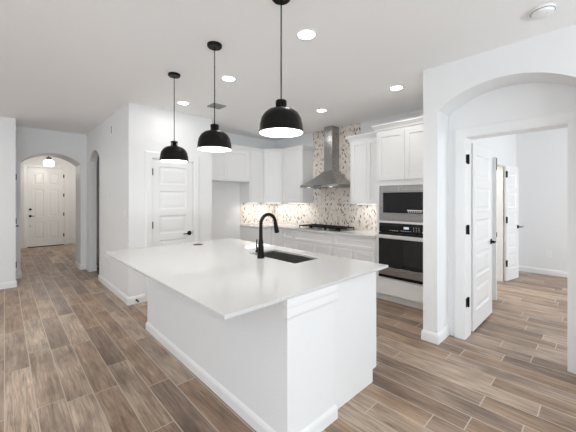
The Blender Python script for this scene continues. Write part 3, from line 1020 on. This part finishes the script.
# sink
root = thing('sink', ((SX0 + SX1) / 2, (SY0 + SY1) / 2, 0.66), 'dark stainless undermount sink sunk in the island top', 'sink')
mb = MB()
e = 0.012
q0 = [(SX0 - e, SY0 - e), (SX1 + e, SY0 - e), (SX1 + e, SY1 + e), (SX0 - e, SY1 + e)]
q1 = [(SX0 + 0.004, SY0 + 0.004), (SX1 - 0.004, SY0 + 0.004), (SX1 - 0.004, SY1 - 0.004), (SX0 + 0.004, SY1 - 0.004)]
q2 = [(SX0 + 0.02, SY0 + 0.02), (SX1 - 0.02, SY0 + 0.02), (SX1 - 0.02, SY1 - 0.02), (SX0 + 0.02, SY1 - 0.02)]
pts = [(*p, 0.8925) for p in q0] + [(*p, 0.8925) for p in q1] + [(*p, 0.70) for p in q1] + [(*p, 0.675) for p in q2] + [(*p, 0.665) for p in q0] + [(*p, 0.8915) for p in q0]
fs = []
for l in range(3):
    fs += [(4 * l + k, 4 * l + (k + 1) % 4, 4 * l + 4 + (k + 1) % 4, 4 * l + 4 + k) for k in range(4)]
fs += [(12, 13, 14, 15), (16, 17, 18, 19)]
fs += [(16 + k, 16 + (k + 1) % 4, 20 + (k + 1) % 4, 20 + k) for k in range(4)]
fs += [(20 + k, 20 + (k + 1) % 4, (k + 1) % 4, k) for k in range(4)]
mb.add(pts, fs)
mb.build('basin', 'sink', root)
MB().lathe([(0, 0), (0.045, 0), (0.045, 0.003), (0.03, 0.004), (0.028, 0.001), (0, 0.001)], ((SX0 + SX1) / 2, (SY0 + SY1) / 2, 0.6755), 24).build('drain', 'steel', root, smooth=True)

# faucet
fx, fy, fz = 1.69, 2.138, 0.9145
root = thing('faucet', (fx, fy, fz), 'matte black gooseneck faucet on the island beside the sink', 'faucet')
MB().lathe([(0, 0), (0.033, 0), (0.033, 0.010), (0.030, 0.016), (0.028, 0.06), (0.024, 0.13), (0.0178, 0.18), (0, 0.18)], (fx, fy, fz), 24).build('body', 'black', root, smooth=True)
path = [(fx, fy, fz + 0.17), (fx, fy, fz + 0.30)]
rad = 0.088
for k in range(1, 13):
    a = PI * k / 13 * 1.05
    path.append((fx + rad - rad * math.cos(a), fy, fz + 0.305 + rad * math.sin(a)))
spout = MB().tube(path, [0.0175] + [0.0160] * (len(path) - 1), 14).build('spout', 'black', root, smooth=True)
ex, ez = path[-1][0], path[-1][2]
MB().tube([(ex - 0.001, fy, ez + 0.006), (ex + 0.001, fy, ez - 0.01), (ex + 0.010, fy, ez - 0.055), (ex + 0.017, fy, ez - 0.088), (ex + 0.019, fy, ez - 0.098)], [0.0175, 0.019, 0.021, 0.023, 0.020], 16).build('spray_head', 'black', root, smooth=True)
mb = MB()
mb.tube([(fx, fy + 0.015, fz + 0.055), (fx, fy + 0.062, fz + 0.055)], 0.0155, 14)
mb.tube([(fx, fy + 0.052, fz + 0.06), (fx - 0.004, fy + 0.058, fz + 0.10), (fx - 0.010, fy + 0.046, fz + 0.165)], [0.008, 0.0065, 0.0055], 10)
mb.build('handle', 'black', root, smooth=True)
# pop-up outlet ring
root = thing('popup_outlet', (1.657, 3.284, 0.9145), 'round black pop-up outlet flush in the far end of the island top', 'outlet')
MB().lathe([(0, 0), (0.055, 0), (0.055, 0.003), (0.045, 0.004), (0, 0.004)], (1.657, 3.284, 0.9145), 28).build('cap', 'black', root, smooth=True)
MB().lathe([(0.043, 0.0042), (0.0455, 0.0042), (0.0455, 0.0052), (0.043, 0.0052)], (1.657, 3.284, 0.9145), 28, closed=True).build('ring', 'grille', root)

# ------------------------------------------------------------------ pendant lamps
PX = 1.31


def pendant(y, rim, label):
    r = thing('pendant_lamp', (PX, y, CEIL), label, 'pendant lamp', 'black dome pendants over the island')
    drop = CEIL - rim
    z = -drop
    MB().lathe([(0, 0), (0.062, 0), (0.062, -0.018), (0.056, -0.025), (0, -0.025)], seg=28).build('canopy', 'black', r, smooth=True, local=True)
    MB().tube([(0, 0, -0.02), (0, 0, z + 0.2)], 0.0042, 8).build('cord', 'black', r, local=True)
    cp = MB()
    cp.lathe([(0, 0.222), (0.006, 0.222), (0.008, 0.214), (0.032, 0.212), (0.036, 0.207), (0.036, 0.200), (0, 0.200)], (0, 0, z), 24)
    cp.lathe([(0, 0.200), (0.022, 0.200), (0.022, 0.166), (0, 0.166)], (0, 0, z), 16)
    cp.lathe([(0, 0.167), (0.036, 0.167), (0.038, 0.160), (0.038, 0.150), (0, 0.150)], (0, 0, z), 24)
    for k in range(8):
        a = PI * k / 4
        cp.tube([(0.031 * math.cos(a), 0.031 * math.sin(a), z + 0.163), (0.031 * math.cos(a), 0.031 * math.sin(a), z + 0.204)], 0.0048, 8)
    cp.build('socket_cap', 'black', r, smooth=True, local=True, weld=False)
    outer = [(0.030, 0.160), (0.050, 0.158), (0.084, 0.147), (0.112, 0.125), (0.131, 0.092), (0.140, 0.052), (0.143, 0.018), (0.147, 0.0)]
    inner = [(a - 0.004, b - 0.004) for a, b in outer[::-1]]
    inner[0] = (0.1445, 0.0005)
    MB().lathe(outer + inner, (0, 0, z), 48, closed=True).build('lamp_shade', 'black', r, smooth=True, local=True)
    lin = [(a - 0.0055, b - 0.0055) for a, b in outer[::-1]]
    lin[0] = (0.1425, 0.001)
    MB().lathe(lin + [(a - 0.001, b - 0.001) for a, b in lin[::-1]], (0, 0, z), 48, closed=True).build('shade_lining', 'lining', r, smooth=True, local=True)
    MB().lathe([(0, 0.148), (0.014, 0.148), (0.016, 0.120), (0.030, 0.090), (0.032, 0.070), (0.022, 0.048), (0, 0.040)], (0, 0, z), 20).build('bulb', 'bulb', r, smooth=True, local=True)
    d = bpy.data.lights.new('pendant_glow', 'POINT')
    d.energy = 4
    d.color = (1.0, 0.95, 0.88)
    d.shadow_soft_size = 0.03
    lo = bpy.data.objects.new('pendant_glow', d)
    col.objects.link(lo)
    lo.parent = r
    lo.location = (0, 0, z + 0.02)


pendant(1.445, 1.880, 'black dome pendant lamp hanging nearest, over the sink end of the island')
pendant(2.295, 1.875, 'middle black dome pendant lamp of the row over the island')
pendant(3.135, 1.850, 'black dome pendant lamp hanging in front of the pantry door')


# ------------------------------------------------------------------ recessed ceiling lights, vent, detector
def can_light():
    r = thing('recessed_light', (0, 0, CEIL), '', 'ceiling light', 'round recessed ceiling lights')
    MB().lathe([(0.068, -0.001), (0.085, -0.001), (0.086, -0.004), (0.075, -0.007), (0.068, -0.005)], seg=32, closed=True).build('trim_ring', 'plastic', r, smooth=True, local=True)
    MB().lathe([(0, -0.001), (0.0675, -0.001), (0.0675, -0.003), (0, -0.003)], seg=32).build('lens', 'lens', r, local=True)
    a = area('downlight_glow', (0, 0, -0.009), (0, 0, 0), 0.12, 0.12, 2.4, (1.0, 0.975, 0.945), parent=r)
    a.data.shape = 'DISK'
    return r


cans = [((1.765, 1.643), 'recessed ceiling light nearest the camera, right of the front pendant'),
        ((1.79, 2.834), 'recessed ceiling light above the middle of the island, right of the middle pendant'),
        ((1.79, 3.987), 'recessed ceiling light between the far pendant and the air vent'),
        ((3.44, 2.895), 'recessed ceiling light in front of the range hood'),
        ((3.4, 3.95), 'added unseen recessed ceiling light of the kitchen corner, behind the nearest pendant'),  # added out of sight to brighten the left-hand kitchen cabinets
        ((3.39, 1.696), 'recessed ceiling light in front of the oven tower')]
c0_ = can_light()
c0_.location = (*cans[0][0], CEIL)
c0_['label'] = cans[0][1]
for (x, y), lab in cans[1:]:
    dup(c0_, (x, y, CEIL), lab)

# the same fittings, added unseen over the living room to brighten the left wall
for x, y, pw, lab in ((-1.5, 5.85, 15, 'added unseen recessed ceiling light of the living room near the hall'),
                  (-1.5, 2.2, 3, 'added unseen recessed ceiling light of the living room level with the island'),
                  (-1.5, -1.5, 9, 'added unseen recessed ceiling light of the living room near the windows'),
                  (1.2, -1.8, 4, 'added unseen recessed ceiling light of the living room behind the camera')):
    r_ = dup(c0_, (x, y, CEIL), lab)
    for ch in r_.children:
        if ch.type == 'LIGHT':
            ch.data = ch.data.copy()
            ch.data.energy = pw

root = thing('ceiling_vent', (2.19, 3.78, CEIL), 'square grey air vent in the ceiling by the middle pendant', 'air vent')
mb = MB()
vx, vy, vh = 2.19, 3.78, 0.098
mb.box(vx - vh, vx + vh, vy - vh, vy - vh + 0.018, CEIL - 0.012, CEIL - 0.0005).box(vx - vh, vx + vh, vy + vh - 0.018, vy + vh, CEIL - 0.012, CEIL - 0.0005)
mb.box(vx - vh, vx - vh + 0.018, vy - vh + 0.018, vy + vh - 0.018, CEIL - 0.012, CEIL - 0.0005).box(vx + vh - 0.018, vx + vh, vy - vh + 0.018, vy + vh - 0.018, CEIL - 0.012, CEIL - 0.0005)
mb.build('frame', 'grille', root, weld=False)
MB().box(vx - vh + 0.018, vx + vh - 0.018, vy - vh + 0.018, vy + vh - 0.018, CEIL - 0.003, CEIL - 0.0005).build('backing', 'slot', root)
mb = MB()
for k in range(6):
    y = vy - vh + 0.024 + k * 0.026
    mb.prism([(y, CEIL - 0.0035), (y + 0.014, CEIL - 0.013), (y + 0.016, CEIL - 0.011), (y + 0.003, CEIL - 0.0035)], 'x', vx - vh + 0.019, vx + vh - 0.019)
mb.build('slat', 'grille', root, weld=False)

root = thing('smoke_detector', (2.73, 0.29, CEIL), 'white round smoke detector on the ceiling above the recess', 'smoke detector')
MB().lathe([(0, 0), (0.070, 0), (0.070, -0.012), (0.064, -0.022), (0.060, -0.034), (0.045, -0.042), (0, -0.043)], (2.73, 0.29, CEIL - 0.0005), 32).build('body', 'plastic', root, smooth=True)
MB().lathe([(0.0655, -0.017), (0.0685, -0.017), (0.0685, -0.020), (0.0655, -0.020)], (2.73, 0.29, CEIL), 32, closed=True).build('slot_ring', 'slot', root)
MB().lathe([(0, -0.044), (0.012, -0.044), (0.012, -0.047), (0, -0.047)], (2.71, 0.26, CEIL), 16).build('test_button', 'plastic', root)

# foyer ceiling fixture
fl = (0.875, 10.3)
root = thing('ceiling_lamp', (*fl, CEIL), 'flush glass ceiling lamp lit in front of the front door', 'ceiling lamp')
MB().lathe([(0, 0), (0.065, 0), (0.065, -0.02), (0.012, -0.03), (0.012, -0.20), (0.062, -0.21), (0.062, -0.235), (0.02, -0.27), (0, -0.27)], (*fl, CEIL - 0.0005), 24).build('canopy', 'black', root, smooth=True)
prof = [(0.03, -0.245), (0.09, -0.27), (0.125, -0.33), (0.125, -0.39), (0.10, -0.44)]
MB().lathe(prof + [(r_ - 0.004, z_ + 0.001) for r_, z_ in prof[::-1]], (*fl, CEIL), 28, closed=True).build('glass_shade', 'clear_glass', root, smooth=True)
MB().lathe([(0, -0.275), (0.016, -0.28), (0.03, -0.32), (0.03, -0.345), (0.018, -0.37), (0, -0.375)], (*fl, CEIL), 16).build('bulb', 'bulb', root, smooth=True)
d = bpy.data.lights.new('foyer_glow', 'POINT')
d.energy = 22
d.color = (1.0, 0.95, 0.88)
d.shadow_soft_size = 0.06
lo = bpy.data.objects.new('foyer_glow', d)
col.objects.link(lo)
lo.location = (*fl, CEIL - 0.48)


# ------------------------------------------------------------------ small wall fittings
def plate(name, T, label, cat, w=0.072, h=0.115, kind='outlet'):
    """wall plate centred on local (0, 0, 0), y out of the wall"""
    root = thing(name, T @ Vector((0, 0, 0)), label, cat)
    p = MB(T).box(-w / 2, w / 2, 0.0006, 0.006, -h / 2, h / 2).build('cover_plate', 'plastic', root, bevel=0.002)
    if kind == 'outlet':
        for s in (-1, 1):
            r = MB(T).box(-0.017, 0.017, 0.0062, 0.008, s * 0.024 - 0.014, s * 0.024 + 0.014).build('receptacle', 'plastic', root)
            mb = MB(T)
            for q in (-0.006, 0.006):
                mb.box(q - 0.001, q + 0.001, 0.0081, 0.0086, s * 0.024 - 0.005, s * 0.024 + 0.005)
            mb.build('slot', 'slot', r)
    elif kind == 'switch':
        MB(T).box(-0.017, 0.017, 0.0062, 0.010, -0.033, 0.033).build('rocker', 'plastic', root, bevel=0.002)
    return root


TW_ = lambda y, z: frame((HX, y, z), (0, -1, 0), (-1, 0, 0))
plate('light_switch', TW_(5.50, 1.50), 'white light switch on the hall wall near the narrow arch', 'light switch', kind='switch')
plate('light_switch', TW_(4.63, 1.235), 'white wall plate on the hall wall beside the pantry corner', 'light switch', kind='switch')
plate('wall_outlet', TW_(5.33, 0.385), 'white outlet low on the hall wall beyond the island end', 'outlet')
plate('wall_outlet', frame((3.28, BY, 0.975), (1, 0, 0), (0, -1, 0)), 'white outlet on the back wall of the fridge alcove', 'outlet', w=0.115)
plate('wall_outlet', frame((7.55, 0.71, 0.40), (0, -1, 0), (-1, 0, 0)), 'white outlet low on the bedroom far wall', 'outlet')
T = TW_(5.33, 2.54)
root = thing('door_chime', T @ Vector((0, 0, 0)), 'small white chime plate with a dark slit high on the hall wall', 'door chime')
MB(T).box(-0.055, 0.055, 0.0006, 0.008, -0.065, 0.065).build('body', 'plastic', root, bevel=0.004)
MB(T).box(-0.02, 0.02, 0.0082, 0.010, -0.055, 0.055).build('slot', 'grille', root)

root = thing('door_stop', (1.33, PY - 0.015, 0.05), 'small black door stop on the baseboard below the pantry wall', 'door stop')
mb = MB(Matrix.Translation((1.33, PY - 0.0155, 0.05)) @ Matrix.Rotation(PI / 2, 4, 'X'))
mb.lathe([(0, 0), (0.013, 0), (0.013, 0.008), (0.006, 0.010), (0.006, 0.06), (0, 0.06)], seg=14)
mb.build('stem', 'black', root, smooth=True)
mb = MB(Matrix.Translation((1.33, PY - 0.0155, 0.05)) @ Matrix.Rotation(PI / 2, 4, 'X'))
mb.lathe([(0, 0.0602), (0.011, 0.0602), (0.012, 0.075), (0.009, 0.08), (0, 0.08)], seg=14)
mb.build('tip', 'rubber', root, smooth=True)

# lamp on the bathroom ceiling beyond the double doors
root = thing('bathroom_lamp', (5.7, 2.2, CEIL), 'ceiling lamp of the bathroom beyond the double doors', 'ceiling lamp')
MB().lathe([(0, 0), (0.14, 0), (0.14, -0.03), (0.11, -0.07), (0, -0.085)], (5.7, 2.2, CEIL - 0.0005), 28).build('diffuser', 'lens', root, smooth=True)
d = bpy.data.lights.new('bathroom_glow', 'POINT')
d.energy = 35
d.color = (1.0, 0.95, 0.86)
d.shadow_soft_size = 0.1
lo = bpy.data.objects.new('bathroom_glow', d)
col.objects.link(lo)
lo.location = (5.7, 2.2, CEIL - 0.2)
